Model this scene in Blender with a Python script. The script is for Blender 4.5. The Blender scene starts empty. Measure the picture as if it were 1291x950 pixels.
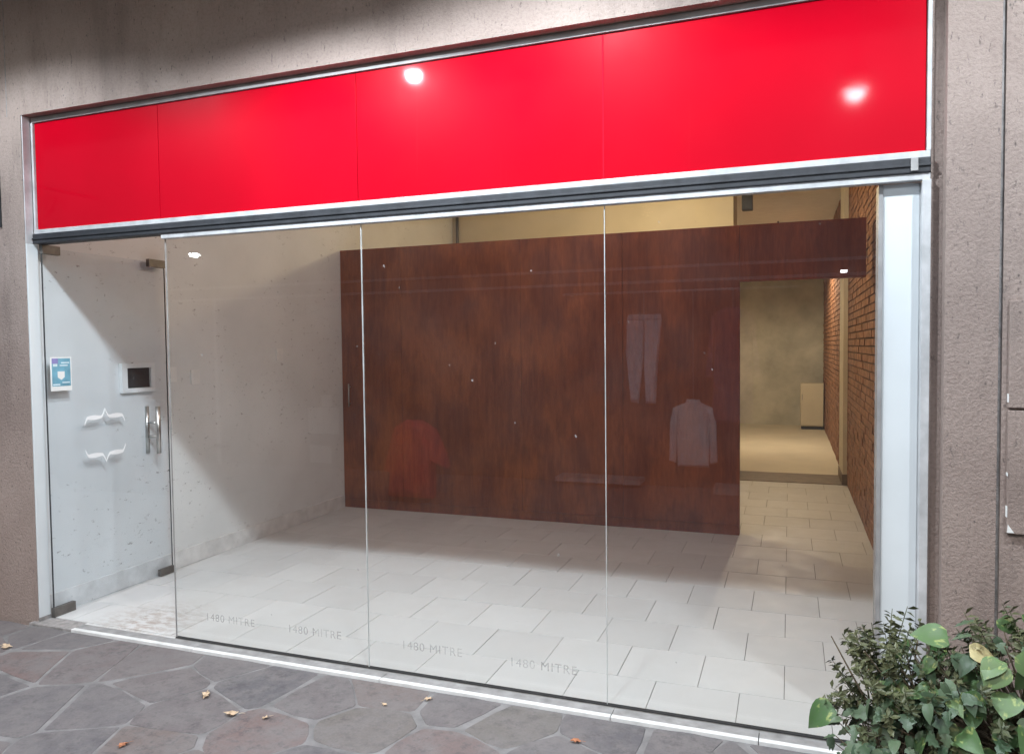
import bpy, bmesh, math, random
from mathutils import Vector, Matrix
random.seed(7)
SC = bpy.context.scene
COL = SC.collection
R = math.radians

# ---------------------------------------------------------------- camera
YAW, PITCH, ROLL, FPX = 0.3537, -0.0396, -0.011, 948.65
cy_, sy_, cp_, sp_ = math.cos(YAW), math.sin(YAW), math.cos(PITCH), math.sin(PITCH)
fw = Vector((-sy_*cp_, cy_*cp_, sp_)); rt = Vector((cy_, sy_, 0)); up = rt.cross(fw)
cr_, sr_ = math.cos(ROLL), math.sin(ROLL)
rt2 = rt*cr_ + up*sr_; up2 = up*cr_ - rt*sr_
cam_data = bpy.data.cameras.new('camera'); cam = bpy.data.objects.new('camera', cam_data); COL.objects.link(cam)
m = Matrix((rt2, up2, -fw)).transposed().to_4x4(); m.translation = Vector((4.1744, -3.2414, 1.6))
cam.matrix_world = m
cam_data.sensor_width = 36; cam_data.lens = 36*FPX/1291; cam_data.clip_start = 0.05; cam_data.clip_end = 2000
SC.camera = cam

# ---------------------------------------------------------------- world, sun, exposure
w = bpy.data.worlds.new('World'); SC.world = w; w.use_nodes = True
nt = w.node_tree; bg = nt.nodes['Background']
sky = nt.nodes.new('ShaderNodeTexSky'); sky.sky_type = 'NISHITA'; sky.sun_disc = False
sky.sun_elevation = R(38); sky.sun_rotation = R(150); sky.air_density = 1.2; sky.dust_density = 1.5
nt.links.new(sky.outputs[0], bg.inputs[0]); bg.inputs[1].default_value = 0.10
sd = bpy.data.lights.new('sun', 'SUN'); sd.energy = 0.8; sd.angle = R(14); sd.color = (1.0, .95, .88)
sun = bpy.data.objects.new('sun', sd); COL.objects.link(sun)
sun.rotation_euler = (R(52), 0, R(-30)); sun.location = (0, -20, 20)
SC.view_settings.view_transform = 'Standard'; SC.view_settings.look = 'None'
SC.view_settings.gamma = 1.0; SC.view_settings.exposure = 0.55; SC.view_settings.use_curve_mapping = False
SC.cycles.use_denoising = True
SC.cycles.max_bounces = 10; SC.cycles.diffuse_bounces = 5; SC.cycles.transparent_max_bounces = 24
SC.cycles.sample_clamp_indirect = 6.0

# ---------------------------------------------------------------- helpers: materials
def newmat(name):
    M = bpy.data.materials.new(name); M.use_nodes = True
    t = M.node_tree; b = t.nodes['Principled BSDF']
    return M, t, b
def N(t, typ, **kw):
    n = t.nodes.new(typ)
    for k, v in kw.items():
        if k in n.inputs: n.inputs[k].default_value = v
        else: setattr(n, k, v)
    return n
def ramp(t, fac, stops):
    r = t.nodes.new('ShaderNodeValToRGB')
    e = r.color_ramp.elements
    while len(e) < len(stops): e.new(0.5)
    for i, (p, c) in enumerate(stops):
        e[i].position = p; e[i].color = (c[0], c[1], c[2], 1) if not isinstance(c, (int, float)) else (c, c, c, 1)
    t.links.new(fac, r.inputs[0]); return r
def mixc(t, fac, a, b, mode='MIX'):
    n = t.nodes.new('ShaderNodeMix'); n.data_type = 'RGBA'; n.blend_type = mode
    for sock, val in ((n.inputs[0], fac), (n.inputs[6], a), (n.inputs[7], b)):
        if isinstance(val, bpy.types.NodeSocket): t.links.new(val, sock)
        elif isinstance(val, (int, float)): sock.default_value = val
        else: sock.default_value = (val[0], val[1], val[2], 1)
    return n.outputs[2]
def coords(t, scale=(1, 1, 1), kind='Object'):
    c = t.nodes.new('ShaderNodeTexCoord'); mp = t.nodes.new('ShaderNodeMapping')
    mp.inputs['Scale'].default_value = scale
    t.links.new(c.outputs[kind], mp.inputs[0]); return mp.outputs[0]
def gcoords(t, scale=(1, 1, 1)):      # world position
    c = t.nodes.new('ShaderNodeNewGeometry'); mp = t.nodes.new('ShaderNodeMapping')
    mp.inputs['Scale'].default_value = scale
    t.links.new(c.outputs['Position'], mp.inputs[0]); return mp.outputs[0]
def noise(t, vec, scale, detail=4, rough=.55):
    n = t.nodes.new('ShaderNodeTexNoise'); n.inputs['Scale'].default_value = scale
    n.inputs['Detail'].default_value = detail; n.inputs['Roughness'].default_value = rough
    t.links.new(vec, n.inputs['Vector']); return n.outputs[0]
def bump(t, b, h, strength, dist=.01):
    n = t.nodes.new('ShaderNodeBump'); n.inputs['Strength'].default_value = strength
    n.inputs['Distance'].default_value = dist
    t.links.new(h, n.inputs['Height']); t.links.new(n.outputs[0], b.inputs['Normal'])
def simple(name, col, rough=.6, metal=0, var=.12, scale=9, bumpy=0, spec=.5):
    M, t, b = newmat(name)
    v = gcoords(t)
    n = noise(t, v, scale, 5)
    lo = [c*(1-var) for c in col]; hi = [min(1, c*(1+var)) for c in col]
    r = ramp(t, n, [(.3, lo), (.7, hi)])
    t.links.new(r.outputs[0], b.inputs['Base Color'])
    b.inputs['Roughness'].default_value = rough; b.inputs['Metallic'].default_value = metal
    b.inputs['Specular IOR Level'].default_value = spec
    if bumpy: bump(t, b, noise(t, v, scale*8, 4), bumpy, .004)
    return M
def emit(name, col, strength):
    M, t, b = newmat(name)
    b.inputs['Base Color'].default_value = (.8, .8, .8, 1)
    b.inputs['Emission Color'].default_value = (*col, 1); b.inputs['Emission Strength'].default_value = strength
    return M

def m_stucco():
    M, t, b = newmat('stucco')
    v = gcoords(t); vs = gcoords(t, (1.6, 1.6, .55))
    big = noise(t, v, 1.1, 5, .6)
    c1 = ramp(t, big, [(.3, (.245, .190, .170)), (.52, (.305, .242, .217)), (.72, (.365, .300, .272))]).outputs[0]
    fine = noise(t, v, 70, 5, .7)
    c2 = mixc(t, .55, c1, ramp(t, fine, [(.28, (.36, .34, .33)), (.55, (.54, .53, .52))]).outputs[0], 'OVERLAY')
    scr = noise(t, vs, 42, 6, .75)
    pits = ramp(t, scr, [(.33, .9), (.40, 0.0)]).outputs[0]
    c3 = mixc(t, pits, c2, (.11, .085, .078))
    vor = t.nodes.new('ShaderNodeTexVoronoi'); vor.inputs['Scale'].default_value = 30; t.links.new(gcoords(t, (1, 1, .75)), vor.inputs['Vector'])
    msk = ramp(t, noise(t, v, 6, 3), [(.5, 0.0), (.62, 1.0)]).outputs[0]
    dots = mixc(t, 1.0, ramp(t, vor.outputs['Distance'], [(.05, 1.0), (.16, 0.0)]).outputs[0], msk, 'MULTIPLY')
    c3 = mixc(t, dots, c3, (.10, .08, .074))
    stain = noise(t, gcoords(t, (2.2, 2.2, .5)), 1.7, 5, .65)
    st = ramp(t, stain, [(.52, 0.0), (.70, .5)]).outputs[0]
    c4 = mixc(t, st, c3, (.13, .10, .09))
    t.links.new(c4, b.inputs['Base Color']); b.inputs['Roughness'].default_value = .82
    hh = mixc(t, .5, fine, scr, 'MULTIPLY')
    bump(t, b, hh, .6, .014)
    return M
def m_red():
    M, t, b = newmat('red_acrylic')
    v = gcoords(t)
    n = noise(t, v, 1.3, 3)
    c = ramp(t, n, [(.3, (.38, .0004, .009)), (.7, (.43, .0005, .011))]).outputs[0]
    st = noise(t, gcoords(t, (14, 14, .35)), 2.2, 4, .6)
    c2 = mixc(t, ramp(t, st, [(.62, 0.0), (.8, .03)]).outputs[0], c, (.75, .15, .15))
    t.links.new(c2, b.inputs['Base Color'])
    b.inputs['Specular IOR Level'].default_value = .03
    b.inputs['Coat Weight'].default_value = .13; b.inputs['Coat Roughness'].default_value = .075
    rr = ramp(t, noise(t, v, 5, 5), [(.3, .32), (.75, .42)]).outputs[0]
    t.links.new(rr, b.inputs['Roughness'])
    bump(t, b, noise(t, gcoords(t, (1, 1, .6)), 2.2, 2), .006, .02)
    return M
def m_glass(name, tint=(.985, .992, .99), dirt=.010, refl=.8):
    M = bpy.data.materials.new(name); M.use_nodes = True; t = M.node_tree
    t.nodes.remove(t.nodes['Principled BSDF']); out = t.nodes['Material Output']
    tr = N(t, 'ShaderNodeBsdfTransparent'); tr.inputs[0].default_value = (*tint, 1)
    gl = N(t, 'ShaderNodeBsdfGlossy'); gl.inputs['Roughness'].default_value = 0.0; gl.inputs[0].default_value = (1, 1, 1, 1)
    lw = N(t, 'ShaderNodeLayerWeight', Blend=.5)
    pw = N(t, 'ShaderNodeMath', operation='POWER'); t.links.new(lw.outputs['Facing'], pw.inputs[0]); pw.inputs[1].default_value = 5
    ma = N(t, 'ShaderNodeMath', operation='MULTIPLY_ADD'); t.links.new(pw.outputs[0], ma.inputs[0])
    ma.inputs[1].default_value = .955*refl; ma.inputs[2].default_value = .043*refl
    m1 = N(t, 'ShaderNodeMixShader'); t.links.new(ma.outputs[0], m1.inputs[0]); t.links.new(tr.outputs[0], m1.inputs[1]); t.links.new(gl.outputs[0], m1.inputs[2])
    df = N(t, 'ShaderNodeBsdfDiffuse'); df.inputs[0].default_value = (.7, .7, .7, 1)
    v = gcoords(t)
    n1 = noise(t, v, 2.2, 6, .65)
    d1 = ramp(t, n1, [(.35, dirt*.25), (.75, dirt)]).outputs[0]
    n2 = noise(t, gcoords(t, (1, 1, .7)), 34, 2, .5)
    d2 = ramp(t, n2, [(.765, 0.0), (.79, .3)]).outputs[0]
    mx = mixc(t, 1.0, d1, d2, 'ADD')
    m2 = N(t, 'ShaderNodeMixShader'); t.links.new(mx, m2.inputs[0]); t.links.new(m1.outputs[0], m2.inputs[1]); t.links.new(df.outputs[0], m2.inputs[2])
    t.links.new(m2.outputs[0], out.inputs[0])
    return M
def m_wood():
    M, t, b = newmat('stained_plywood')
    oi = N(t, 'ShaderNodeObjectInfo')
    g = gcoords(t, (1, 1, .09))
    n1 = noise(t, g, 26, 6, .7)
    n2 = noise(t, gcoords(t, (1, 1, .45)), 3.2, 5, .6)
    n3 = noise(t, gcoords(t), 1.2, 3)
    c = ramp(t, n1, [(.25, (.120, .034, .015)), (.5, (.185, .052, .021)), (.78, (.27, .085, .032))]).outputs[0]
    c = mixc(t, ramp(t, n2, [(.44, 0.0), (.60, .75)]).outputs[0], c, (.30, .095, .030))
    n4 = noise(t, gcoords(t, (1, 1, .25)), 9, 5, .7)
    c = mixc(t, ramp(t, n4, [(.52, 0.0), (.72, .6)]).outputs[0], c, (.105, .030, .017))
    n5 = noise(t, gcoords(t, (1, 1, .16)), 75, 3, .6)
    c = mixc(t, .5, c, ramp(t, n5, [(.3, .38), (.7, .60)]).outputs[0], 'OVERLAY')
    c = mixc(t, ramp(t, n3, [(.4, 0.0), (.7, .45)]).outputs[0], c, (.13, .036, .020))
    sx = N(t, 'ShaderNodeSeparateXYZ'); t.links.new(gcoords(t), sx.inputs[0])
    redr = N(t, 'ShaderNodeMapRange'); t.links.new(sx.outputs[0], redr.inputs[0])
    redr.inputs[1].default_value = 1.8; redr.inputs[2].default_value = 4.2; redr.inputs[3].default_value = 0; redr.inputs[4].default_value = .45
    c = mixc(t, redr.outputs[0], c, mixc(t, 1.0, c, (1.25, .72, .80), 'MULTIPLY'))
    t.links.new(c, b.inputs['Base Color']); b.inputs['Roughness'].default_value = .5
    b.inputs['Specular IOR Level'].default_value = .3
    bump(t, b, n1, .12, .004)
    return M
def m_white_wall():
    M, t, b = newmat('scuffed_white_paint')
    v = gcoords(t)
    c = ramp(t, noise(t, v, 1.5, 4), [(.3, (.63, .64, .64)), (.7, (.72, .73, .73))]).outputs[0]
    s = noise(t, gcoords(t, (1, .7, 1.5)), 17, 7, .85)
    mask = noise(t, v, 1.4, 3)
    sp = ramp(t, s, [(.605, 0.0), (.63, .9)]).outputs[0]
    mk = ramp(t, mask, [(.42, 0.0), (.54, 1.0)]).outputs[0]
    spm = mixc(t, 1.0, sp, mk, 'MULTIPLY')
    c = mixc(t, spm, c, (.10, .09, .085))
    st = ramp(t, noise(t, gcoords(t, (1, .5, 2.0)), 5, 5, .7), [(.62, 0.0), (.8, .22)]).outputs[0]
    c = mixc(t, st, c, (.36, .35, .34))
    t.links.new(c, b.inputs['Base Color']); b.inputs['Roughness'].default_value = .7
    bump(t, b, noise(t, v, 60, 4), .15, .003)
    return M
def m_tile():
    M, t, b = newmat('floor_ceramic')
    oi = N(t, 'ShaderNodeObjectInfo')
    v = gcoords(t)
    base = ramp(t, oi.outputs['Random'], [(0, (.51, .51, .51)), (1, (.57, .57, .57))]).outputs[0]
    d = ramp(t, noise(t, v, 3.0, 6, .65), [(.40, 0.0), (.8, .30)]).outputs[0]
    c = mixc(t, d, base, (.46, .44, .42))
    d2 = ramp(t, noise(t, v, 38, 4, .7), [(.66, 0.0), (.8, .25)]).outputs[0]
    c = mixc(t, d2, c, (.40, .38, .36))
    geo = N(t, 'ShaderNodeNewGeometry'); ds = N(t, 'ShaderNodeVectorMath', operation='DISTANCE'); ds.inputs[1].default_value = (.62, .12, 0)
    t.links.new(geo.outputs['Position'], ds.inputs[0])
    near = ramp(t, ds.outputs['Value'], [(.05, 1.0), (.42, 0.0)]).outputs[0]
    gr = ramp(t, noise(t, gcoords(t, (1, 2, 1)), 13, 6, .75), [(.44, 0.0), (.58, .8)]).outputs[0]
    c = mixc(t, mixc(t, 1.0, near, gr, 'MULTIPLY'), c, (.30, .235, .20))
    t.links.new(c, b.inputs['Base Color'])
    rr = ramp(t, noise(t, v, 6, 5), [(.3, .42), (.7, .6)]).outputs[0]
    t.links.new(rr, b.inputs['Roughness']); b.inputs['Specular IOR Level'].default_value = .35
    return M
def m_stone():
    M, t, b = newmat('slate_paving')
    oi = N(t, 'ShaderNodeObjectInfo')
    base = ramp(t, oi.outputs['Random'], [(0, (.080, .077, .088)), (.3, (.110, .102, .110)), (.55, (.119, .109, .114)), (.8, (.150, .105, .100)), (1, (.125, .116, .106))]).outputs[0]
    v = gcoords(t)
    n1 = noise(t, v, 7, 7, .7)
    c = mixc(t, ramp(t, n1, [(.42, 0.0), (.62, .7)]).outputs[0], base, (.165, .150, .150))
    nd = noise(t, gcoords(t, (1, 1, 1)), 22, 6, .75)
    c = mixc(t, ramp(t, nd, [(.36, .6), (.5, 0.0)]).outputs[0], c, (.055, .052, .056))
    n2 = noise(t, v, 1.1, 4)
    c = mixc(t, ramp(t, n2, [(.45, 0.0), (.75, .45)]).outputs[0], c, (.16, .14, .138))
    du = noise(t, gcoords(t), 2.6, 6, .7)
    c = mixc(t, ramp(t, du, [(.44, 0.0), (.64, .6)]).outputs[0], c, (.160, .148, .148))
    n3 = noise(t, v, 95, 4, .7)
    c = mixc(t, .35, c, ramp(t, n3, [(.3, .36), (.7, .62)]).outputs[0], 'OVERLAY')
    t.links.new(c, b.inputs['Base Color']); b.inputs['Roughness'].default_value = .7
    b.inputs['Specular IOR Level'].default_value = .35
    bump(t, b, n1, .35, .008)
    return M
def m_leaf(name, a, bcol, streak, amount):
    M, t, b = newmat(name)
    oi = N(t, 'ShaderNodeObjectInfo')
    base = ramp(t, oi.outputs['Random'], [(0, a), (1, bcol)]).outputs[0]
    n = noise(t, coords(t, (5, 2.2, 5)), 1.0, 4, .6)
    c = mixc(t, ramp(t, n, [(1-amount-.12, 0.0), (1-amount, .9)]).outputs[0], base, streak)
    n2 = noise(t, coords(t), 4, 4)
    c = mixc(t, ramp(t, n2, [(.4, 0.0), (.75, .35)]).outputs[0], c, (.10, .11, .09))
    t.links.new(c, b.inputs['Base Color']); b.inputs['Roughness'].default_value = .42
    b.inputs['Specular IOR Level'].default_value = .28
    b.inputs['Transmission Weight'].default_value = 0
    return M

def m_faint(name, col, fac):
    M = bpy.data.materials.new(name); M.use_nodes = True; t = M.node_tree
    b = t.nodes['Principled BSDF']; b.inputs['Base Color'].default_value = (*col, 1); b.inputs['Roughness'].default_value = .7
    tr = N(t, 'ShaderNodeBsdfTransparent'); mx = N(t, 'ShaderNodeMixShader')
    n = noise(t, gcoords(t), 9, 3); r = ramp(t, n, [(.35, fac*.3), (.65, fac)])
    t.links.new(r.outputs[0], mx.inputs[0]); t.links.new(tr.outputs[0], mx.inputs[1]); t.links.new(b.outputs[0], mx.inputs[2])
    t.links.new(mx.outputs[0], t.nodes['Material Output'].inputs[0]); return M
MAT = dict(
    stucco=m_stucco(), red=m_red(), wood=m_wood(), wall=m_white_wall(), tile=m_tile(), stone=m_stone(),
    glass=m_glass('window_glass'), doorglass=m_glass('door_glass', (.962, .978, .990), .006),
    mortar=simple('mortar', (.175, .167, .168), .85, var=.32, scale=9, bumpy=.5),
    grout=simple('tile_grout', (.19, .18, .17), .9, var=.3),
    white=simple('white_paint', (.60, .63, .65), .45, var=.04, scale=3),
    alu=simple('aluminium_white', (.44, .44, .45), .45, var=.2, scale=12),
    grey=simple('grey_metal', (.30, .29, .29), .45, var=.2, scale=10),
    dark=simple('dark_rail', (.022, .023, .028), .55, var=.35, scale=18),
    black=simple('black_rubber', (.035, .035, .037), .6, var=.2),
    steel=simple('brushed_steel', (.50, .49, .47), .28, metal=1.0, var=.12, scale=20),
    patch=simple('bronze_fitting', (.15, .138, .128), .5, metal=.5, var=.2, scale=20),
    cream=simple('cream_paint', (.60, .545, .42), .75, var=.07, scale=2, bumpy=.1),
    creamdirty=simple('stained_cream_paint', (.50, .48, .40), .75, var=.22, scale=2.2, bumpy=.1),
    sill=simple('marble_sill', (.64, .635, .63), .45, var=.14, scale=10),
    silltop=simple('grey_sill', (.25, .245, .245), .6, var=.25, scale=16),
    concrete=simple('rough_concrete', (.26, .245, .24), .9, var=.3, scale=22, bumpy=.8),
    ceiling=simple('ceiling_paint', (.52, .50, .48), .85, var=.08),
    shopceil=simple('white_ceiling_paint', (.78, .75, .70), .85, var=.05),
    redjoint=simple('pale_red_joint', (.47, .006, .022), .8, var=.1, spec=.05),
    silicone=simple('clear_silicone', (.50, .52, .52), .6, var=.25, scale=6),
    brick=simple('fired_brick', (.26, .125, .065), .85, var=.45, scale=13, bumpy=.5),
    brickjoint=simple('brick_mortar', (.13, .085, .055), .9, var=.25, scale=20),
    strip=simple('brown_threshold', (.16, .115, .07), .6, var=.2),
    vinyl=simple('white_vinyl', (.86, .87, .88), .5, var=.02),
    textshadow=m_faint('painted_text_shadow', (.22, .22, .23), .26),  # see-through grey standing in for shadow cast by the address text
    paper=simple('white_paper', (.74, .74, .73), .7, var=.06),
    blue=simple('poster_blue', (.16, .36, .47), .4, var=.25, scale=14),
    purple=simple('poster_purple', (.24, .22, .46), .4, var=.2, scale=14),
    pale=simple('poster_pale_print', (.60, .72, .78), .4, var=.1, scale=20),
    shirt=simple('pale_cotton', (.80, .79, .84), .85, var=.12, scale=18, bumpy=.3),
    denim=simple('pale_denim', (.62, .65, .74), .85, var=.2, scale=18, bumpy=.3),
    redcloth=simple('red_quilting', (.80, .06, .07), .7, var=.2, scale=12, bumpy=.3),
    plum=simple('plum_cloth', (.26, .12, .16), .85, var=.2, scale=12),
    brownwall=simple('display_backing', (.085, .062, .05), .8, var=.3, scale=3),
    iron=simple('wrought_iron', (.03, .032, .035), .55, metal=.5, var=.3, scale=30),
    soil=simple('soil', (.05, .037, .028), .95, var=.4, scale=40, bumpy=.8),
    pot=simple('planter_concrete', (.20, .18, .165), .85, var=.25, scale=15, bumpy=.5),
    twig=simple('woody_stem', (.13, .10, .065), .8, var=.3, scale=40),
    dry=simple('dry_leaf_tan', (.47, .35, .24), .8, var=.35, scale=60),
    dry2=simple('dry_leaf_rust', (.34, .14, .07), .8, var=.35, scale=60),
    ground=simple('street_asphalt', (.06, .06, .06), .9, var=.3, scale=3),
    pothos=m_leaf('pothos_leaf', (.040, .098, .030), (.110, .175, .070), (.34, .38, .13), .34),
    ivy=m_leaf('ivy_leaf', (.030, .062, .030), (.085, .125, .070), (.14, .17, .11), .30),
    shrub=m_leaf('shrub_leaf', (.05, .062, .026), (.11, .115, .055), (.16, .13, .075), .34),
    yellow=m_leaf('yellowed_leaf', (.36, .30, .14), (.44, .38, .20), (.5, .45, .3), .3),
)

# ---------------------------------------------------------------- helpers: geometry
class MB:
    def __init__(s): s.bm = bmesh.new()
    def box(s, x0, x1, y0, y1, z0, z1, bev=0):
        r = bmesh.ops.create_cube(s.bm, size=1)
        vs = r['verts']
        for v in vs:
            v.co = Vector(((x0+x1)/2+v.co.x*(x1-x0), (y0+y1)/2+v.co.y*(y1-y0), (z0+z1)/2+v.co.z*(z1-z0)))
        if bev:
            es = list({e for v in vs for e in v.link_edges})
            bmesh.ops.bevel(s.bm, geom=es, offset=bev, segments=2, profile=.6, affect='EDGES')
        return s
    def tube(s, pts, rad, seg=10, cap=True):
        pts = [Vector(p) for p in pts]; rings = []
        n = len(pts)
        for i, p in enumerate(pts):
            d = (pts[min(i+1, n-1)] - pts[max(i-1, 0)]).normalized()
            a = Vector((0, 0, 1)) if abs(d.z) < .9 else Vector((1, 0, 0))
            u = d.cross(a).normalized(); vv = d.cross(u).normalized()
            r = rad[i] if isinstance(rad, (list, tuple)) else rad
            rings.append([s.bm.verts.new(p + u*math.cos(2*math.pi*k/seg)*r + vv*math.sin(2*math.pi*k/seg)*r) for k in range(seg)])
        for i in range(n-1):
            for k in range(seg):
                s.bm.faces.new((rings[i][k], rings[i][(k+1) % seg], rings[i+1][(k+1) % seg], rings[i+1][k]))
        if cap:
            s.bm.faces.new(rings[0][::-1]); s.bm.faces.new(rings[-1])
        return s
    def lathe(s, prof, c, seg=24):
        rings = []
        for r, z in prof:
            rings.append([s.bm.verts.new((c[0]+r*math.cos(2*math.pi*k/seg), c[1]+r*math.sin(2*math.pi*k/seg), c[2]+z)) for k in range(seg)])
        for i in range(len(rings)-1):
            for k in range(seg):
                s.bm.faces.new((rings[i][k], rings[i][(k+1) % seg], rings[i+1][(k+1) % seg], rings[i+1][k]))
        s.bm.faces.new(rings[0][::-1]); s.bm.faces.new(rings[-1])
        return s
    def build(s, name, mat, parent=None, smooth=False):
        bmesh.ops.recalc_face_normals(s.bm, faces=s.bm.faces)
        me = bpy.data.meshes.new(name); s.bm.to_mesh(me); s.bm.free()
        me.materials.append(MAT[mat])
        if smooth:
            for p in me.polygons: p.use_smooth = True
        o = bpy.data.objects.new(name, me); COL.objects.link(o)
        if parent: o.parent = parent
        return o
def link(name, me, parent=None, loc=None):
    o = bpy.data.objects.new(name, me); COL.objects.link(o)
    if parent: o.parent = parent
    if loc: o.location = loc
    return o
def tag(o, label, cat, group=None):
    o['label'] = label; o['category'] = cat
    if group: o['group'] = group
    return o
def struct(o, kind='structure'):
    o['kind'] = kind; return o
def thing(name, label, cat, group=None, loc=(0, 0, 0)):
    o = bpy.data.objects.new(name, None); COL.objects.link(o); o.location = loc
    o.empty_display_size = .1
    return tag(o, label, cat, group)
def B(name, mat, parent, x0, x1, y0, y1, z0, z1, bev=0):
    return MB().box(x0, x1, y0, y1, z0, z1, bev).build(name, mat, parent)
def rounded(o): return o

ZP = -0.016           # pavement level, the shop floor is z = 0
DS = 0.07            # stucco stands proud of the shop front by this much

# ================================================================ SETTING
struct(B('ground', 'ground', None, -400, 400, -400, 400, -.40, -.20))
pave = struct(B('pavement', 'mortar', None, -9, 12, -9, -.107, -.20, ZP-.0004))

def clip(poly, p, n):            # keep the side where (q-p).n <= 0
    out = []
    for i in range(len(poly)):
        a, b = poly[i], poly[(i+1) % len(poly)]
        da, db = (a-p).dot(n), (b-p).dot(n)
        if da <= 0: out.append(a)
        if da*db < 0: out.append(a + (b-a)*(da/(da-db)))
    return out
def crazy_paving(x0, x1, y0, y1, n, gap):
    rnd = random.Random(21); sites = []
    tries = 0
    while len(sites) < n and tries < 60000:
        tries += 1
        p = Vector((rnd.uniform(x0, x1), rnd.uniform(y0, y1)))
        if all((p-q).length > rnd.uniform(.17, .33) for q in sites): sites.append(p)
    for i, p in enumerate(sites):
        poly = [Vector((x0, y0)), Vector((x1, y0)), Vector((x1, y1)), Vector((x0, y1))]
        for j, q in enumerate(sites):
            if j == i or (q-p).length > 1.6: continue
            d = (q-p); nrm = d.normalized()
            g = gap*(0.35+1.3*random.Random(min(i, j)*997+max(i, j)).random())
            poly = clip(poly, (p+q)/2 - nrm*g/2, nrm)
            if len(poly) < 3: break
        if len(poly) < 3: continue
        pts = []
        m_ = len(poly)
        for k in range(m_):                                   # rounded, slightly ragged outline
            a, b, c = poly[k-1], poly[k], poly[(k+1) % m_]
            e1, e2 = (a-b).length, (c-b).length
            r = min(.012, e1*.3, e2*.3)
            pa = b + (a-b).normalized()*r if e1 > 1e-4 else b
            pb = b + (c-b).normalized()*r if e2 > 1e-4 else b
            pts += [pa, pb]
            if e2 > .16:
                mid = pb + (c-b)*(rnd.uniform(.3, .6)); off = Vector((-(c-b).y, (c-b).x)).normalized()*rnd.uniform(-.016, .004)
                pts.append(mid + off)
        bm = bmesh.new(); h = rnd.uniform(.0, .0012); tx, ty = rnd.uniform(-.004, .004), rnd.uniform(-.004, .004)
        cen = sum(pts, Vector((0, 0)))/len(pts)
        top = [bm.verts.new(((q.x-cen.x)*.985, (q.y-cen.y)*.985, .0015+h+(q.x-cen.x)*tx+(q.y-cen.y)*ty)) for q in pts]
        low = [bm.verts.new((q.x-cen.x, q.y-cen.y, -.001+h)) for q in pts]
        bot = [bm.verts.new((q.x-cen.x, q.y-cen.y, -.02)) for q in pts]
        L = len(pts)
        try:
            bm.faces.new(top)
            for k in range(L):
                bm.faces.new((low[k], low[(k+1) % L], top[(k+1) % L], top[k]))
                bm.faces.new((bot[k], bot[(k+1) % L], low[(k+1) % L], low[k]))
        except ValueError: pass
        bmesh.ops.recalc_face_normals(bm, faces=bm.faces)
        me = bpy.data.meshes.new('paving_stone'); bm.to_mesh(me); bm.free(); me.materials.append(MAT['stone'])
        link('paving_stone', me, pave, (cen.x, cen.y, ZP))
crazy_paving(-1.6, 5.6, -2.4, -.115, 150, .026)

# shop floor, tiles in half-bond
TP = .382
floor = struct(B('shop_floor', 'grout', None, -.0615, 5.0, -.03, 6.0, -.2, -.004))
tile_cache = {}
def tile(x0, x1, y0, y1):
    g = .0016
    sx, sy = round(x1-x0-2*g, 4), round(y1-y0-2*g, 4)
    if sx < .012 or sy < .012: return
    k = (sx, sy)
    if k not in tile_cache:
        o = MB().box(-sx/2, sx/2, -sy/2, sy/2, -.012, 0, .0012)
        bmesh.ops.recalc_face_normals(o.bm, faces=o.bm.faces)
        me = bpy.data.meshes.new('floor_tile'); o.bm.to_mesh(me); o.bm.free(); me.materials.append(MAT['tile'])
        tile_cache[k] = me
    o = link('floor_tile', tile_cache[k], floor, ((x0+x1)/2, (y0+y1)/2, random.uniform(-.0006, .0006)))
FX0, FX1 = -.061, 4.79
for r in range(-1, 15):
    y0, y1 = .308+TP*r, .308+TP*(r+1)
    y0, y1 = max(y0, .008), min(y1, 5.98)
    off = 3.01 if r % 2 == 0 else 3.2
    x = off - TP*math.ceil((off-FX0)/TP)
    while x < FX1:
        tile(max(x, FX0), min(x+TP, FX1), y0, y1); x += TP
struct(B('back_room_floor', 'cream', None, 2.6, 4.9, 6.66, 12.6, -.2, -.001))
struct(B('gallery_ceiling', 'ceiling', None, -9, 12, -2.9, -.05, 3.85, 4.05))
struct(B('shop_ceiling', 'shopceil', None, -.2, 5.2, .2, 12.8, 3.5, 3.7))

# ================================================================ FACADE
fac = thing('facade_wall', 'mauve grey stucco facade around the red sign and shop window', 'wall')
B('stucco_pier', 'stucco', fac, -.47, -.026, -DS, -.002, -.2, 2.976)
B('pier_core', 'stucco', fac, -.4699, -.302, -.002, .30, -.2, 2.976)
B('stucco_pier', 'stucco', fac, -9, -.4701, -DS-.10, .30, -.2, 3.85)
B('stucco_lintel', 'stucco', fac, -.4699, 4.712, -DS, .30, 2.976, 3.85)
B('stucco_pier', 'stucco', fac, 4.712, 4.884, -DS, .30, -.2, 3.85)
B('stucco_pier', 'stucco', fac, 4.897, 12, -DS+.002, .30, -.2, 3.85)
B('joint_groove', 'concrete', fac, 4.884, 4.897, -DS+.014, .28, -.2, 3.85)
B('reveal_strip', 'stucco', fac, 4.672, 4.712, -.005, .28, -.2, 2.976)
B('joint_groove', 'concrete', fac, -.136, -.130, -DS-.0015, -DS+.02, 2.976, 3.85)
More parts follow.
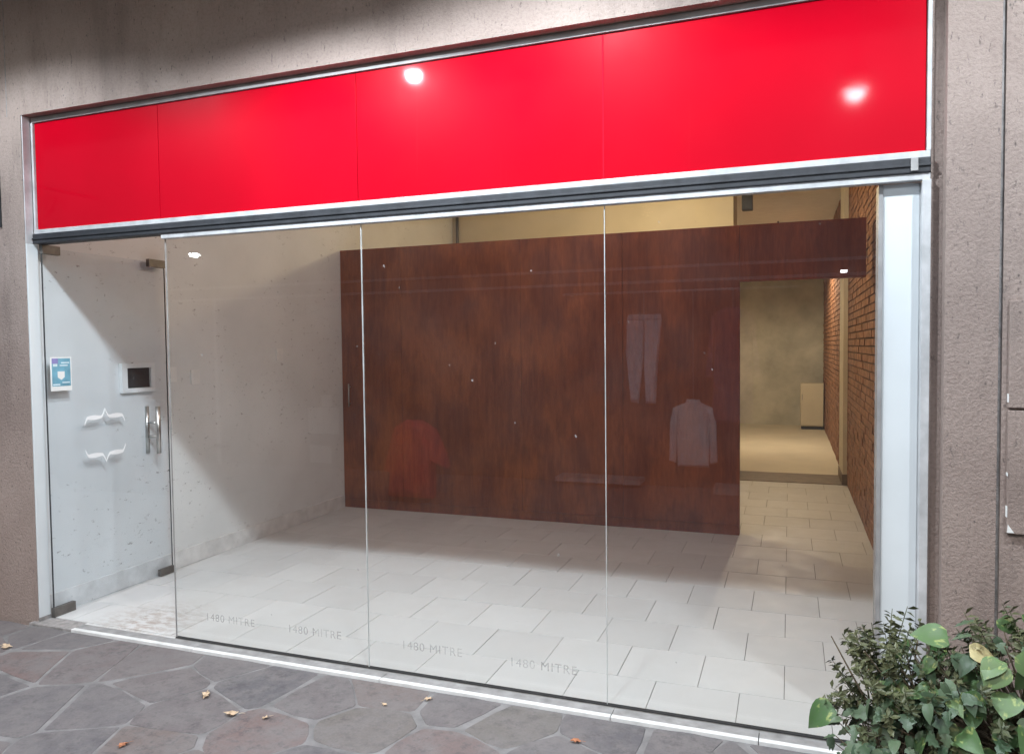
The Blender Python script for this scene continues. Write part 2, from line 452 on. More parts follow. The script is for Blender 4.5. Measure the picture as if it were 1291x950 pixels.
for z0, z1 in ((.905, 1.352), (1.362, 1.747)):
    p = B('cover_panel', 'stucco', fac, 4.915, 5.33, -DS-.016, -DS+.004, z0, z1, .003)
    for a_, b_, w_ in (((.21, .222, .002), (.06, .10, .0014)) if z0 < 1 else ((.02, .05, .0016),)):
        B('chipped_edge', 'paper', p, 4.9135, 4.915+w_*.4, -DS-.0168, -DS+.001, z0+a_, z0+b_)
    if z0 < 1:
        cm = MB(); q_ = [(4.9155, z0+.004), (4.938, z0+.004), (4.918, z0+.034)]
        f_ = [cm.bm.verts.new((a, -DS-.0172, b)) for a, b in q_]; g_ = [cm.bm.verts.new((a, -DS-.0155, b)) for a, b in q_]
        cm.bm.faces.new(f_); cm.bm.faces.new(g_)
        for k in range(3): cm.bm.faces.new((f_[k], f_[(k+1) % 3], g_[(k+1) % 3], g_[k]))
        cm.build('chipped_corner', 'paper', p)

# fascia sign
sign = thing('fascia_sign', 'long blank red fascia sign in white metal frame above the shop window', 'sign')
xs = [.0, .933, 2.183, 3.413, 4.655]
for i in range(4):
    t_ = B('red_panel', 'red', sign, xs[i]+.0015, xs[i+1]-.0015, -.004, .03, 2.322, 2.944, .002)
    if i == 3: B('joint_strip', 'redjoint', sign, xs[i]-.003, xs[i]+.003, -.0052, -.0045, 2.324, 2.942)
B('frame_rail', 'alu', sign, -.014, 4.668, -.018, .04, 2.296, 2.3215, .002)
B('frame_rail', 'grey', sign, -.014, 4.668, -.016, .04, 2.9445, 2.974, .002)
B('frame_post', 'alu', sign, -.016, -.0005, -.0165, .04, 2.322, 2.944, .002)
B('frame_post', 'alu', sign, 4.6555, 4.670, -.0165, .04, 2.322, 2.944, .002)

# shutter rail under the sign
rail = thing('shutter_rail', 'dark grey metal rail running under the white edge of the red sign', 'rail')
B('rail_body', 'dark', rail, -.012, 4.668, -.030, .045, 2.238, 2.2955, .004)
B('rail_lip', 'dark', rail, -.012, 4.668, -.036, -.0305, 2.262, 2.270, .001)
B('end_bracket', 'grey', rail, 4.60, 4.625, -.038, -.0305, 2.245, 2.293, .002)

# left jamb
jamb = thing('door_jamb', 'narrow white painted door jamb against the stucco pier', 'jamb')
B('jamb_post', 'white', jamb, -.0255, -.016, -.066, .004, ZP+.035, 2.237, .002)
B('jamb_foot', 'concrete', jamb, -.0258, -.014, -.069, .006, ZP-.004, ZP+.0345, .002)
B('jamb_upper', 'alu', jamb, -.0255, -.0175, -.066, -.0185, 2.238, 2.974, .001)

# glass front: three fixed panes
win = thing('shop_window', 'frameless shop window of three tall clear glass panes', 'window')
px_ = [.9594, 2.1947, 3.4152, 4.4943]
for i in range(3):
    B('pane', 'glass', win, px_[i]+.002, px_[i+1]-.002, -.005, .005, .002, 2.212)
    if i:
        B('silicone_joint', 'silicone', win, px_[i]-.0013, px_[i]+.0013, -.004, .004, .002, 2.212)
B('edge_line', 'grey', win, px_[0]-.0005, px_[0]+.0015, -.0045, .0045, .002, 2.212)
B('top_channel', 'alu', win, px_[0]-.01, 4.668, -.022, .022, 2.2125, 2.2375, .002)
B('bottom_seal', 'black', win, px_[0], 4.49, .0055, .009, -.001, .005)
B('bottom_seal', 'black', win, px_[0], 4.49, -.009, -.0055, -.001, .005)
def lettering_shadow(txt, x, z, size, parent, mat):
    cu = bpy.data.curves.new('lettering_shadow', 'FONT'); cu.body = txt; cu.size = size; cu.extrude = .0004
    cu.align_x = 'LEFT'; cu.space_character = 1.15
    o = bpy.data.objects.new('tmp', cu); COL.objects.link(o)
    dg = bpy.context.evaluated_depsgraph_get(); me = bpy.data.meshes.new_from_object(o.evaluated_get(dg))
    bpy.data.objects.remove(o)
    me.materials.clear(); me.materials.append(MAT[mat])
    q = link('lettering_shadow', me, parent, (x, .0065, z)); q.rotation_euler = (R(90), 0, 0)
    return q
for x, z, tx in ((2.375, .118, '1480 MITRE'), (2.945, .110, '1480 MITRE'), (1.70, .118, '1480 MITRE'), (1.16, .118, '1480 MITRE')):  # repeated cast shadows of the address, drawn as faint grey glyphs
    lettering_shadow(tx, x, z, .058, win, 'textshadow')

# white sill
sill = thing('door_sill', 'white marble edged sill along the foot of the shop window', 'sill')
for a, b in ((.28, 1.16), (1.163, 2.31), (2.313, 3.45), (3.453, 4.06), (4.063, 4.70)):
    B('sill_slab', 'silltop', sill, a, b, -.078, .0055-.02, -.028, -.003, .001)
    B('sill_nosing', 'sill', sill, a, b, -.106, -.0785, ZP-.010, .000, .003)
B('doorway_slab', 'tile', sill, .28, .957, -.0145, .007, -.028, -.002)
B('pivot_plate', 'concrete', sill, -.06, .279, -.104, .0075, ZP-.012, -.003, .002)

# white column on the right
colm = thing('white_column', 'white painted steel column at the brick end of the shop window', 'column')
B('column_shaft', 'white', colm, 4.512, 4.640, .020, .10, -.02, 2.212, .004)
B('edge_trim', 'grey', colm, 4.496, 4.5115, .012, .10, -.02, 2.212, .001)
B('edge_trim', 'alu', colm, 4.6405, 4.670, -.030, .10, -.02, 2.212, .002)

# ================================================================ DOOR (open inwards along the left wall)
DX = .004
door = thing('glass_door', 'frameless glass door standing open against the white wall', 'door', loc=(DX, .0, 0))
door.rotation_euler = (0, 0, R(1.0))
DL = .958
B('pane', 'doorglass', door, -.005, .005, .012, DL, .012, 2.222)
B('edge_line', 'black', door, -.0045, .0045, DL+.0003, DL+.0025, .012, 2.222)
B('edge_line', 'black', door, -.0045, .0045, .008, .0117, .012, 2.222)
for y0, y1, z0, z1 in ((.006, .125, 2.184, 2.238), (.812, .958, 2.186, 2.240), (.004, .150, -.002, .056), (.838, .968, .004, .052)):
    B('patch_fitting', 'patch', door, -.014, .014, y0, y1, z0, z1, .002)
h = MB().tube([(.050, .815, .885), (.050, .815, 1.215)], .0155, 14).build('handle', 'steel', door, True)
MB().tube([(-.050, .815, .885), (-.050, .815, 1.215)], .0155, 14).build('pull_bar', 'steel', h, True)
for z in (1.00, 1.10):
    MB().tube([(-.050, .815, z), (.050, .815, z)], .010, 12).build('standoff', 'steel', h, True)
def brace(flip):
    # a curly brace lying on its side, a ribbon of varying width
    pts = []
    L = .155
    def half(u):          # u from 0 (tip end) to 1 (cusp)
        if u < .16: a = u/.16; return -.040*(1-math.sin(a*math.pi/2))
        if u < .80: return 0.0
        a = (u-.80)/.20; return .050*(a**1.6)
    n = 40
    for i in range(n+1):
        s = -1 + 2*i/n
        u = 1-abs(s)
        pts.append((s*L, half(u), .012 + .017*math.exp(-((u-.45)/.33)**2)))
    bm = bmesh.new(); f = -1 if flip else 1
    fr = []
    for s, hh, wd in pts:
        k = [bm.verts.new((x, .416+s, f*(hh+dz))) for x in (.0054, .0075) for dz in (-wd/2, wd/2)]
        fr.append(k)
    for i in range(n):
        a, b = fr[i], fr[i+1]
        for p, q in ((0, 1), (1, 3), (3, 2), (2, 0)):
            bm.faces.new((a[p], a[q], b[q], b[p]))
    bm.faces.new((fr[0][0], fr[0][1], fr[0][3], fr[0][2])); bm.faces.new((fr[-1][0], fr[-1][1], fr[-1][3], fr[-1][2]))
    mb = MB(); mb.bm.free(); mb.bm = bm
    return mb.build('brace_emblem', 'vinyl', door)
o = brace(False); o.location.z = 1.180
o = brace(True); o.location.z = .938

# notice stuck to the door
nz = thing('notice', 'small blue and white printed notice stuck on the glass door', 'notice', loc=(DX+.002, .036, 1.365))
nz.rotation_euler = (0, 0, R(1.0))
B('sheet', 'paper', nz, .003, .007, .0, .142, .0, .205)
B('print_field', 'blue', nz, .0072, .0078, .008, .134, .028, .197)
B('print_band', 'purple', nz, .0079, .0083, .008, .050, .165, .197)
B('print_block', 'pale', nz, .0079, .0083, .016, .044, .148, .164)
for zz, a, b in ((.166, .07, .126), (.150, .06, .115), (.034, .012, .06), (.046, .075, .126)):
    B('print_line', 'pale', nz, .0079, .0083, a, b, zz, zz+.008)
sh = MB(); pts = [(.045, .118), (.092, .118), (.092, .082), (.069, .066), (.045, .082)]
va = [sh.bm.verts.new((.0079, y, z)) for y, z in pts]; vb = [sh.bm.verts.new((.0085, y, z)) for y, z in pts]
sh.bm.faces.new(va); sh.bm.faces.new(vb)
for k in range(5): sh.bm.faces.new((va[k], va[(k+1) % 5], vb[(k+1) % 5], vb[k]))
sh.build('shield_mark', 'paper', nz)

# ================================================================ INTERIOR
lw = thing('interior_wall', 'scuffed white plaster wall behind the open glass door', 'wall')
B('wall_face', 'wall', lw, -.30, -.062, -.0015, 6.0, -.2, 3.5)
B('skirting', 'sill', lw, -.0618, -.046, .010, 3.27, -.001, .125, .002)
ep = thing('switchboard', 'white framed electrical switchboard with dark cover on the wall', 'switchboard', loc=(-.0615, .593, 1.318))
for y0, y1, z0, z1 in ((0, .28, 0, .030), (0, .28, .168, .2), (0, .045, .0305, .1675), (.245, .28, .0305, .1675)):
    B('frame', 'paper', ep, 0, .028, y0, y1, z0, z1, .002)
B('cover', 'black', ep, 0, .012, .0455, .2445, .031, .167, .002)

for y_, z_, lab in ((1.048, 1.427, 'pale switch plate on the white wall just past the open door'), (1.281, 1.400, 'pale switch plate second along the white wall from the open door'), (2.291, 1.555, 'pale socket plate on the white wall toward the wooden partition')):
    sp_ = thing('switch_plate', lab, 'switch', loc=(-.0615, y_, z_))
    B('plate', 'paper', sp_, 0, .008, -.045, .045, -.055, .055, .002)
    B('rocker', 'paper', sp_, .0082, .011, -.018, .018, -.028, .028, .001)
wp = thing('wooden_partition', 'dark red brown plywood partition with a doorway beside the brick wall', 'partition')
YW = 3.285
for a, b, z0, z1 in ((-.060, .615, .085, 2.584), (.617, 1.855, .085, 2.584), (1.857, 2.80, .085, 2.584), (2.802, 3.783, .085, 2.584), (3.785, 4.735, 2.12, 2.584)):
    B('plywood_sheet', 'wood', wp, a, b, YW, YW+.018, z0, z1, .0015)
B('plinth', 'wood', wp, -.060, 3.78, YW+.004, YW+.02, 0.0005, .083)
B('frame_backing', 'wood', wp, -.060, 3.782, YW+.0195, YW+.10, .0005, 2.582)
B('frame_backing', 'wood', wp, 3.785, 4.735, YW+.0195, YW+.10, 2.122, 2.582)
hd = MB().tube([(.03, YW-.03, 1.02), (.03, YW-.03, 1.25)], .007, 10).build('pull_handle', 'steel', wp, True)
for z in (1.05, 1.22): MB().tube([(.03, YW-.03, z), (.03, YW+.002, z)], .005, 8).build('standoff', 'steel', hd, True)

bw = thing('brick_wall', 'exposed orange brown brick wall along the right side of the shop', 'wall')
B('wall_core', 'brickjoint', bw, 4.80, 5.05, .101, 12.6, -.2, 3.5)
mb = MB(); rnd = random.Random(4)
z = .005; row = 0
while z < 3.44:
    y = .105 - (.125 if row % 2 else 0)
    while y < 12.55:
        a, b = max(y, .105), min(y+.240, 12.55)
        if b-a > .03:
            mb.box(4.788+rnd.uniform(-.005, .004), 4.81, a, b, z, z+.056)
        y += .252
    z += .0685; row += 1
struct(mb.build('bricks', 'brick', bw), 'stuff')

iw = thing('cream_partition_wall', 'cream painted cross wall seen above the wooden partition', 'wall')
B('wall_face', 'cream', iw, -.29, 3.55, 6.001, 6.66, -.2, 3.498)
B('corner_post', 'cream', iw, 4.742, 4.787, 6.001, 6.66, .12, 3.498)
B('post_base', 'strip', iw, 4.732, 4.787, 5.99, 6.665, -.002, .12)
B('threshold_strip', 'strip', iw, 3.551, 4.735, 6.001, 6.655, -.1, .004)
B('corner_bracket', 'dark', iw, 3.64, 3.76, 6.05, 6.2, 3.18, 3.40, .01)
MB().tube([(.02, 5.97, 2.4), (.02, 5.97, 3.49)], .02, 10).build('wall_pipe', 'patch', iw, True)
bk = thing('back_wall', 'stained cream wall at the far end behind the partition doorway', 'wall')
B('wall_face', 'creamdirty', bk, 2.4, 5.0, 12.6, 12.8, -.2, 3.5)
B('wall_face', 'cream', bk, 2.4, 2.599, 6.661, 12.599, -.2, 3.499)
fr = thing('storage_cabinet', 'small cream cabinet standing by the bricks at the far end', 'cabinet', loc=(4.37, 11.85, 0))
B('cabinet_body', 'cream', fr, 0, .40, .021, .45, .055, .86, .006)
B('cabinet_door', 'cream', fr, .004, .396, 0, .02, .075, .85, .004)
B('base_strip', 'black', fr, .015, .385, .03, .42, 0.0, .0545)
B('door_handle', 'grey', fr, .02, .032, -.018, -.0005, .55, .66, .002)

# ================================================================ LAMPS (each with its own light)
def downlight(label, loc, power, color, top, spot=168, rad=.06, emis=75, group=None, cat='lamp', blend=.35, kind='SPOT', size=1.0):
    t = thing('pendant_downlight', label, cat, group, loc=loc)
    MB().tube([(0, 0, .16), (0, 0, top-loc[2])], .012, 10).build('stem', 'dark', t, True)
    MB().lathe([(.015, .17), (.055, .165), (.075, .14), (.075, .012)], (0, 0, 0)).build('housing', 'alu', t, True)
    MAT['_e'] = emit('lamp_glow', color, emis)
    MB().lathe([(.068, 0), (.068, .010)], (0, 0, 0)).build('diffuser', '_e', t)
    for c_ in t.children:
        if c_.name.split('.')[0] in ('housing', 'diffuser'): c_.scale = (size, size, 1)
    ld = bpy.data.lights.new('lamp_light', kind); ld.energy = power; ld.color = color
    if kind == 'SPOT': ld.spot_size = R(spot); ld.spot_blend = blend
    ld.shadow_soft_size = rad
    lo = bpy.data.objects.new('lamp_light', ld); COL.objects.link(lo); lo.parent = t; lo.location = (0, 0, -.012 if kind == 'SPOT' else -.10)
    return t
COOL = (.84, .935, 1.0)
downlight('white pendant downlight over the red sign near the glass door', (1.99, -.99, 3.30), 130, COOL, 3.85, size=.6, rad=.04)
downlight('unseen white fill lamp added above the open glass door', (.10, -1.18, 3.60), 150, COOL, 3.85, spot=152)  # added out of view to brighten the left pier and wall
downlight('white pendant downlight hung higher over the middle pane', (3.20, -1.18, 3.60), 290, COOL, 3.85, spot=152)
downlight('white pendant downlight over the planter', (5.25, -1.10, 3.50), 150, COOL, 3.85)
downlight('white pendant downlight farther out from the sign over the planter side', (4.585, -2.42, 3.30), 36, COOL, 3.85, size=1.15, rad=.055)
downlight('warm pendant lamp behind the wooden partition', (2.84, 4.30, 3.05), 54, (1.0, .77, .44), 3.5, rad=.07, emis=8, kind='POINT')
downlight('warm pendant lamp in the far back room', (4.0, 9.2, 3.05), 190, (1.0, .80, .56), 3.5, spot=165, rad=.07, emis=8)

downlight('unseen neutral fill lamp added inside the shop in front of the partition', (2.2, 1.5, 3.28), 25, (1.0, .83, .77), 3.5, rad=.09, emis=6, kind='POINT')  # added fill for the front room, hidden above the sign line

# ================================================================ OPPOSITE SIDE OF THE GALLERY (seen as reflections)
op = thing('opposite_shopfront', 'dark open display front across the gallery with white frame rails', 'shopfront')
YO = -5.45
B('backing', 'brownwall', op, -6.0, 9.0, YO-.1, YO, ZP, 3.25)
for z0, z1 in ((2.30, 2.33), (2.46, 2.49)):
    B('frame_rail', 'alu', op, -5.0, 8.0, YO+.16, YO+.20, z0, z1)
for x in (-3.42, -5.0, 8.0):
    B('frame_post', 'alu', op, x, x+.04, YO+.16, YO+.20, ZP, 2.299)
B('display_ledge', 'alu', op, 1.6, 2.6, YO+.001, YO+.30, .03, .08)
B('display_ledge', 'alu', op, 3.40, 3.75, YO+.001, YO+.34, -.02, .05)
for x in (1.75, 4.2):
    MB().tube([(x, YO, 2.2), (x, YO+.25, 2.2)], .010, 8).build('rail_arm', 'steel', op, True)
MB().tube([(1.7, YO+.25, 2.2), (4.3, YO+.25, 2.2)], .014, 10).build('hanging_rail', 'alu', op, True)
for (x, z, w_, h_, lab, grp) in ((-2.02, .45, .24, .36, 'one of two tall white sheets side by side on the display front across the gallery', 'twin sheets across the gallery'), (-1.77, .45, .24, .36, 'one of two tall white sheets side by side on the display front across the gallery', 'twin sheets across the gallery'), (-1.80, .82, .16, .16, 'small square white notice above the two tall sheets across the gallery', None), (-2.0, .05, .34, .24, 'wide white notice low down under the two tall sheets across the gallery', None)):
    tag(B('paper_notice', 'paper', None, x, x+w_, YO+.001, YO+.004, z, z+h_), lab, 'notice', grp)

def puff(name, outline, thick, mat, parent, yoff=0):
    n = len(outline); cx = sum(p[0] for p in outline)/n; cz = sum(p[1] for p in outline)/n
    mb = MB(); rings = []
    for s, d in ((1, 0), (.93, .55), (.8, 1.0)):
        for sg in (1, -1):
            pass
    def ring(s, d): return [mb.bm.verts.new((cx+(x-cx)*s, yoff+d, cz+(z_-cz)*s)) for x, z_ in outline]
    seq = [ring(.82, thick/2), ring(.95, thick*.38), ring(1, 0), ring(.95, -thick*.38), ring(.82, -thick/2)]
    for a, b in zip(seq, seq[1:]):
        for k in range(n): mb.bm.faces.new((a[k], a[(k+1) % n], b[(k+1) % n], b[k]))
    mb.bm.faces.new(seq[0]); mb.bm.faces.new(seq[-1])
    bmesh.ops.triangulate(mb.bm, faces=[f for f in mb.bm.faces if len(f.verts) > 4])
    return mb.build(name, mat, parent)
sh = thing('hanging_shirt', 'pale long sleeved shirt hanging in the opposite display', 'shirt', loc=(3.18, YO+.25, .26))
puff('body', [(-.17, 0), (.17, 0), (.18, .35), (.20, .66), (.08, .71), (-.08, .71), (-.20, .66), (-.18, .35)], .09, 'shirt', sh)
puff('sleeve', [(-.26, .06), (-.185, .04), (-.175, .4), (-.17, .64), (-.215, .655), (-.25, .5)], .07, 'shirt', sh, .01)
puff('sleeve', [(.26, .06), (.185, .04), (.175, .4), (.17, .64), (.215, .655), (.25, .5)], .07, 'shirt', sh, .01)
puff('collar', [(-.085, .70), (0, .66), (.085, .70), (.07, .745), (-.07, .745)], .11, 'shirt', sh)
MB().tube([(0, 0, .72), (0, 0, 1.95)], .004, 6).build('hanger_cord', 'steel', sh)
tr = thing('hanging_trousers', 'pale denim trousers hanging from the opposite display rail', 'trousers', loc=(2.64, YO+.25, .95))
puff('leg', [(-.20, .55), (-.19, .95), (.0, .95), (-.01, .45), (-.06, .0), (-.15, .02)], .08, 'denim', tr)
puff('leg', [(.0, .45), (.005, .95), (.20, .95), (.16, .5), (.13, .0), (.02, .0)], .08, 'denim', tr)
puff('waistband', [(-.19, .94), (.20, .94), (.19, 1.0), (-.18, 1.0)], .1, 'denim', tr)
MB().tube([(0, 0, .99), (0, 0, 1.25)], .004, 6).build('hanger_hook', 'steel', tr)
ct = thing('hanging_coat', 'long plum coat hanging from the opposite display rail', 'coat', loc=(3.60, YO+.25, .75))
puff('body', [(-.22, 0), (.22, 0), (.20, .8), (.19, 1.2), (.07, 1.26), (-.07, 1.26), (-.19, 1.2), (-.20, .8)], .1, 'plum', ct)
puff('sleeve', [(-.29, .5), (-.22, .48), (-.18, 1.17), (-.22, 1.18)], .08, 'plum', ct)
puff('sleeve', [(.29, .5), (.22, .48), (.18, 1.17), (.22, 1.18)], .08, 'plum', ct)
MB().tube([(0, 0, 1.24), (0, 0, 1.45)], .004, 6).build('hanger_hook', 'steel', ct)
jk = thing('red_jacket', 'red quilted jacket on a low stand across the gallery', 'jacket', loc=(.46, -3.85, ZP))
puff('body', [(-.30, .03), (.20, .03), (.20, .5), (.16, .80), (.05, .86), (-.10, .86), (-.20, .80), (-.26, .45)], .26, 'redcloth', jk)
puff('sleeve', [(.20, .42), (.38, .36), (.36, .48), (.22, .78), (.14, .80)], .14, 'redcloth', jk)
puff('sleeve', [(-.36, .30), (-.27, .28), (-.18, .78), (-.22, .79)], .14, 'redcloth', jk)
MB().tube([(0, 0, .0), (0, 0, .8)], .012, 8).build('stand_pole', 'dark', jk)
MB().lathe([(.16, 0), (.16, .012), (.02, .02)], (0, 0, 0)).build('stand_base', 'dark', jk)
def bulb(label, loc, e, r=.05):
    t = thing('bulkhead_lamp', label, 'lamp', loc=loc)
    MB().lathe([(r*1.3, 0), (r*1.3, .03), (r*1.1, .035)], (0, 0, 0), 16).build('base', 'dark', t)
    MAT['_e'] = emit('bulb_glow', (.92, .97, 1), e)
    MB().lathe([(r, -.001), (r*.95, -.03), (r*.6, -.05)], (0, 0, 0), 16).build('globe', '_e', t, True)
bulb('small lit lamp high on the opposite front near the end post', (-3.80, YO+.12, 2.98), 40, .07)
bulb('small lit lamp inside the opposite front by the hanging coat', (4.70, YO+.12, 2.36), 40, .03)

# ================================================================ STREET THINGS
ir = thing('wrought_iron_bracket', 'black wrought iron scroll bracket on the left stucco pier', 'bracket', loc=(-.212, -DS, 2.34))
B('wall_bar', 'iron', ir, -.006, .006, -.010, -.0005, 0, .345, .003)
MB().tube([(0, -.014, .29), (0, -.55, .29)], .008, 8).build('arm', 'iron', ir, True)
MB().tube([(0, -.014, .06)] + [(0, -.014-.22*math.sin(a), .06+.22*(1-math.cos(a))) for a in [i*.13 for i in range(1, 12)]], .006, 8).build('brace', 'iron', ir, True)
sc = [(0, -.20-(.10-.008*i)*math.cos(i*.5), .17+(.10-.008*i)*math.sin(i*.5)) for i in range(12)]
MB().tube(sc, .005, 8).build('scroll', 'iron', ir, True)

# planter with mixed plants
pl = thing('planter_box', 'grey concrete planter holding leafy plants beside the window', 'planter', loc=(4.42, -.86, ZP))
for x0, x1, y0, y1 in ((0, 1.3, 0, .04), (0, 1.3, .46, .5), (0, .04, .0405, .4595), (1.26, 1.3, .0405, .4595)):
    B('side', 'pot', pl, x0, x1, y0, y1, 0, .30, .006)
B('soil_fill', 'soil', pl, .0405, 1.2595, .0405, .4595, 0, .27)

def heart_leaf(name, mat, L=1, W=.85, fold=.18, droop=.22, lobes=0):
    bm = bmesh.new(); rows = []
    n = 9
    prof = [(0, .0), (.06, .30), (.16, .46), (.30, .50), (.46, .46), (.62, .37), (.77, .24), (.90, .10), (1.0, .0)]
    for i, (u, wd) in enumerate(prof):
        y = u*L; zc = -droop*u*u
        back = -.06*L if i in (1,) else 0
        ww = wd*W
        if lobes: ww *= (1 - .42*(i % 2)) if 0 < i < n-1 else 1
        if wd == 0: rows.append([bm.verts.new((0, y, zc))])
        else:
            rows.append([bm.verts.new((sx*ww, y+(back if abs(sx) == 1 else back*.4), zc + fold*ww*abs(sx)**1.4 - (.10*ww if abs(sx) == 1 else 0))) for sx in (-1, -.5, 0, .5, 1)])
    for a, b in zip(rows, rows[1:]):
        if len(a) == 1 and len(b) > 1:
            for k in range(4): bm.faces.new((a[0], b[k+1], b[k]))
        elif len(b) == 1:
            for k in range(4): bm.faces.new((a[k], a[k+1], b[0]))
        else:
            for k in range(4): bm.faces.new((a[k], a[k+1], b[k+1], b[k]))
    bmesh.ops.recalc_face_normals(bm, faces=bm.faces)
    me = bpy.data.meshes.new(name); bm.to_mesh(me); bm.free(); me.materials.append(MAT[mat])
    for p in me.polygons: p.use_smooth = True
    return me
leafA = [heart_leaf('leaf', 'pothos', 1, .9, .2, .25), heart_leaf('leaf', 'pothos', 1, .78, .32, .4), heart_leaf('leaf', 'pothos', 1, .95, .1, .12)]
leafI = [heart_leaf('leaf', 'ivy', 1, 1.0, .2, .3, 1), heart_leaf('leaf', 'ivy', 1, .8, .3, .2, 1), heart_leaf('leaf', 'ivy', 1, .62, .25, .35)]
leafY = heart_leaf('leaf', 'yellow', 1, .8, .25, .3)

def orient(dirv, normal):
    y = dirv.normalized(); z = (normal - y*normal.dot(y)).normalized(); x = y.cross(z)
    return Matrix((x, y, z)).transposed()
def place_leaf(me, parent, p, d, nrm, s):
    o = link('leaf', me, parent); mt = orient(Vector(d), Vector(nrm)) @ Matrix.Diagonal((s, s, s))
    mm = mt.to_4x4(); mm.translation = Vector(p); o.matrix_local = mm
    return o
def shell(rnd, c, r, zmin=-.2):
    while True:
        v = Vector((rnd.gauss(0, 1), rnd.gauss(0, 1), rnd.gauss(0, 1))).normalized()
        if v.z > zmin and v.y < .75: break
    k = rnd.uniform(.62, 1.03)
    return Vector((c[0]+v.x*r[0]*k, c[1]+v.y*r[1]*k, c[2]+v.z*r[2]*k)), v
def mound(name, label, cat, c, r, meshes, count, smin, smax, seed, stemmat='twig', stems=14, extra=None):
    rnd = random.Random(seed)
    t = thing(name, label, cat, loc=(0, 0, 0))
    root = Vector((c[0], c[1], .23))
    mb = MB()
    for k in range(count):
        p, v = shell(rnd, c, r)
        nrm = (v + Vector((rnd.uniform(-.8, .8), -.35+rnd.uniform(-.6, .6), .45+rnd.uniform(-.4, .3)))).normalized()
        d = Vector((v.x*.6+rnd.uniform(-.6, .6), v.y*.6+rnd.uniform(-.5, .2), -.35+rnd.uniform(-.5, .35)))
        if d.length < .1: d = Vector((0, 0, -1))
        s = rnd.uniform(smin, smax)
        place_leaf(meshes[rnd.randrange(len(meshes))], t, p, d, nrm, s)
        q = p - v*.06 - Vector((0, 0, .03))
        mb.tube([root + Vector((v.x*.05, v.y*.05, 0)), (root+q)/2 + Vector((rnd.uniform(-.02, .02), 0, .06)), q, p], [.004, .003, .002, .0014], 5)
    if extra:
        for (p, d, nrm, s, me) in extra: place_leaf(me, t, p, d, nrm, s)
    mb.build('stems', stemmat, t)
    return t
PY = -.60
mound('pothos_plant', 'variegated pothos with broad heart shaped leaves trailing over the planter', 'plant', (4.90, PY-.02, .44), (.46, .28, .35), leafA, 72, .05, .10, 5, extra=[
    ((4.62, -.72, .72), (-.9, -.1, .15), (0, -.5, .8), .10, leafA[0]), ((4.80, -.78, .73), (.6, -.2, -.7), (-.2, -.8, .5), .115, leafA[2]),
    ((4.47, -.70, .56), (.1, -.3, -.9), (-.1, -1, .2), .105, leafA[2]), ((4.31, -.62, .42), (-.8, -.2, -.6), (-.3, -.7, .6), .11, leafA[1]),
    ((4.66, -.80, .60), (.3, -.3, -.8), (-.5, -.8, .2), .085, leafA[1]), ((4.72, -.80, .50), (.9, -.1, -.2), (-.1, -.7, .6), .09, leafA[0]),
    ((4.60, -.80, .47), (.9, -.2, -.1), (0, -.6, .7), .09, leafA[1]), ((4.68, -.70, .68), (.8, 0, -.1), (0, -.6, .7), .08, leafY)])
mound('ivy_plant', 'grey green lobed ivy filling the front of the planter', 'plant', (4.86, PY-.04, .42), (.48, .29, .33), leafI, 250, .035, .075, 9)
mound('creeping_ivy', 'small dark ivy spilling over the planter corner at the window', 'plant', (4.47, PY-.08, .30), (.17, .20, .22), leafI, 75, .035, .065, 31)
# fine leaved shrub: each sprig is one part
def sprig_mesh(seed):
    rnd = random.Random(seed); bm = bmesh.new()
    L = .20
    for k in range(26):
        u = rnd.uniform(.15, 1); ang = rnd.uniform(0, 2*math.pi)
        p = Vector((0, 0, u*L)); d = Vector((math.cos(ang), math.sin(ang), rnd.uniform(-.1, .8))).normalized()
        s = rnd.uniform(.022, .042); sd_ = d.cross(Vector((rnd.uniform(-1, 1), rnd.uniform(-1, 1), 1))).normalized()
        a = bm.verts.new(p); b = bm.verts.new(p+d*s*.5+sd_*s*.24); c = bm.verts.new(p+d*s+Vector((0, 0, -.006))); e = bm.verts.new(p+d*s*.5-sd_*s*.24)
        bm.faces.new((a, b, c, e))
    mb = MB(); mb.bm.free(); mb.bm = bm
    mb.tube([(0, 0, -.05), (.004, 0, .1), (0, .005, L)], [.003, .002, .001], 5)
    me = bpy.data.meshes.new('sprig'); bm.to_mesh(me); bm.free(); me.materials.append(MAT['shrub']); return me
sprigs = [sprig_mesh(i) for i in range(4)]
def shrub(name, label, c, r, count, seed):
    rnd = random.Random(seed); t = thing(name, label, 'plant')
    for k in range(count):
        p, v = shell(rnd, c, r, -.4)
        d = (v*.9 + Vector((rnd.uniform(-.4, .4), rnd.uniform(-.5, .2), .5))).normalized()
        o = link('sprig', sprigs[k % 4], t)
        q = Vector((0, 0, 1)).rotation_difference(d).to_matrix()
        s = rnd.uniform(.6, 1.05)
        mm = (q @ Matrix.Diagonal((s, s, s))).to_4x4(); mm.translation = p - d*.12; o.matrix_local = mm
    mb = MB()
    for k in range(7): mb.tube([(c[0]+.03*k-.1, c[1], .22), (c[0]+rnd.uniform(-.1, .1), c[1], .4), (c[0]+rnd.uniform(-.2, .2), c[1]+rnd.uniform(-.1, .1), c[2]+r[2]*.8)], [.006, .004, .002], 6)
    mb.build('stems', 'twig', t)
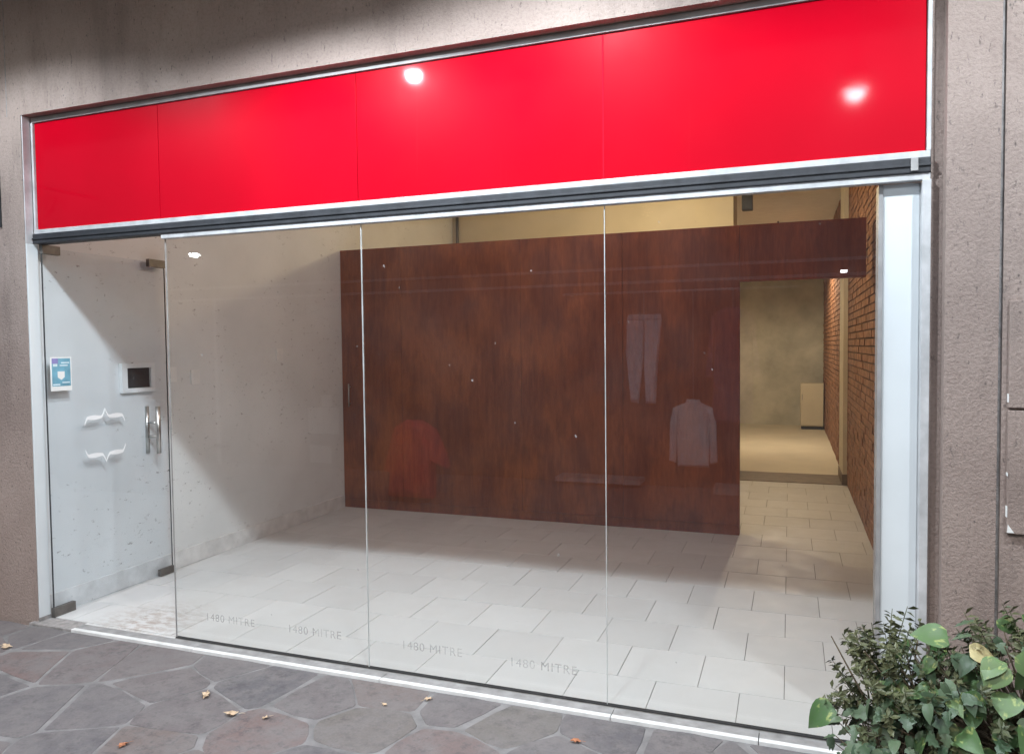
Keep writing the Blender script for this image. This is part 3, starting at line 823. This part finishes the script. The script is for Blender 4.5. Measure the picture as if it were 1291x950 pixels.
shrub('small_leaved_shrub', 'olive brown small leaved shrub at the window end of the planter', (4.50, PY, .44), (.20, .22, .24), 95, 3)
shrub('fine_leaved_shrub', 'olive fine leaved shrub in the middle of the planter behind the ivy', (4.92, PY-.02, .44), (.42, .27, .33), 130, 12)

# dry leaves on the pavement
def dry_leaf(x, y, s, rz, mat, label, group=None):
    s *= 1.2
    rnd = random.Random(int(x*1000)); bm = bmesh.new()
    ring = []
    n = 13
    for k in range(n):
        a = 2*math.pi*k/n; r = (.5 if k % 2 else .9)*rnd.uniform(.75, 1.15)
        ring.append(bm.verts.new((math.cos(a)*r, math.sin(a)*r*.7, rnd.uniform(.05, .55))))
    cen = bm.verts.new((0, 0, .02)); cen2 = bm.verts.new((0, 0, -.05))
    for k in range(n):
        bm.faces.new((cen, ring[k], ring[(k+1) % n])); bm.faces.new((cen2, ring[(k+1) % n], ring[k]))
    mb = MB(); mb.bm.free(); mb.bm = bm
    mb.tube([(.8, 0, .1), (1.1, .1, .12), (1.5, .05, .03)], .035, 5)
    o = mb.build('dry_leaf', mat)
    o.scale = (s, s, s*.6); o.rotation_euler = (0, 0, rz); o.location = (x, y, ZP+.006+.05*s*.6)
    return tag(o, label, 'leaf', group)
dry_leaf(1.863, -.611, .032, .5, 'dry', 'largest tan curled dry leaf lying on a paving stone')
dry_leaf(1.623, -.503, .034, 2.1, 'dry', 'tan lobed dry leaf lying on the pale mortar joint')
dry_leaf(2.025, -.585, .020, 1.0, 'dry', 'small narrow tan dry leaf near the largest curled leaf')
dry_leaf(2.622, -.194, .022, 4.0, 'dry', 'tan crumpled dry leaf close to the white sill nosing')
dry_leaf(2.458, -.306, .016, 2.7, 'dry', 'tiny tan leaf scrap between the sill and the mortar joint')
dry_leaf(3.357, -.333, .024, .2, 'dry2', 'rust brown dry leaf on the paving in front of the middle pane')
dry_leaf(1.618, -.967, .024, 1.2, 'dry2', 'rust brown dry leaf on the paving in front of the door')
dry_leaf(.156, -.398, .036, 3.0, 'dry', 'tan and dark curled dry leaf by the stucco pier foot')
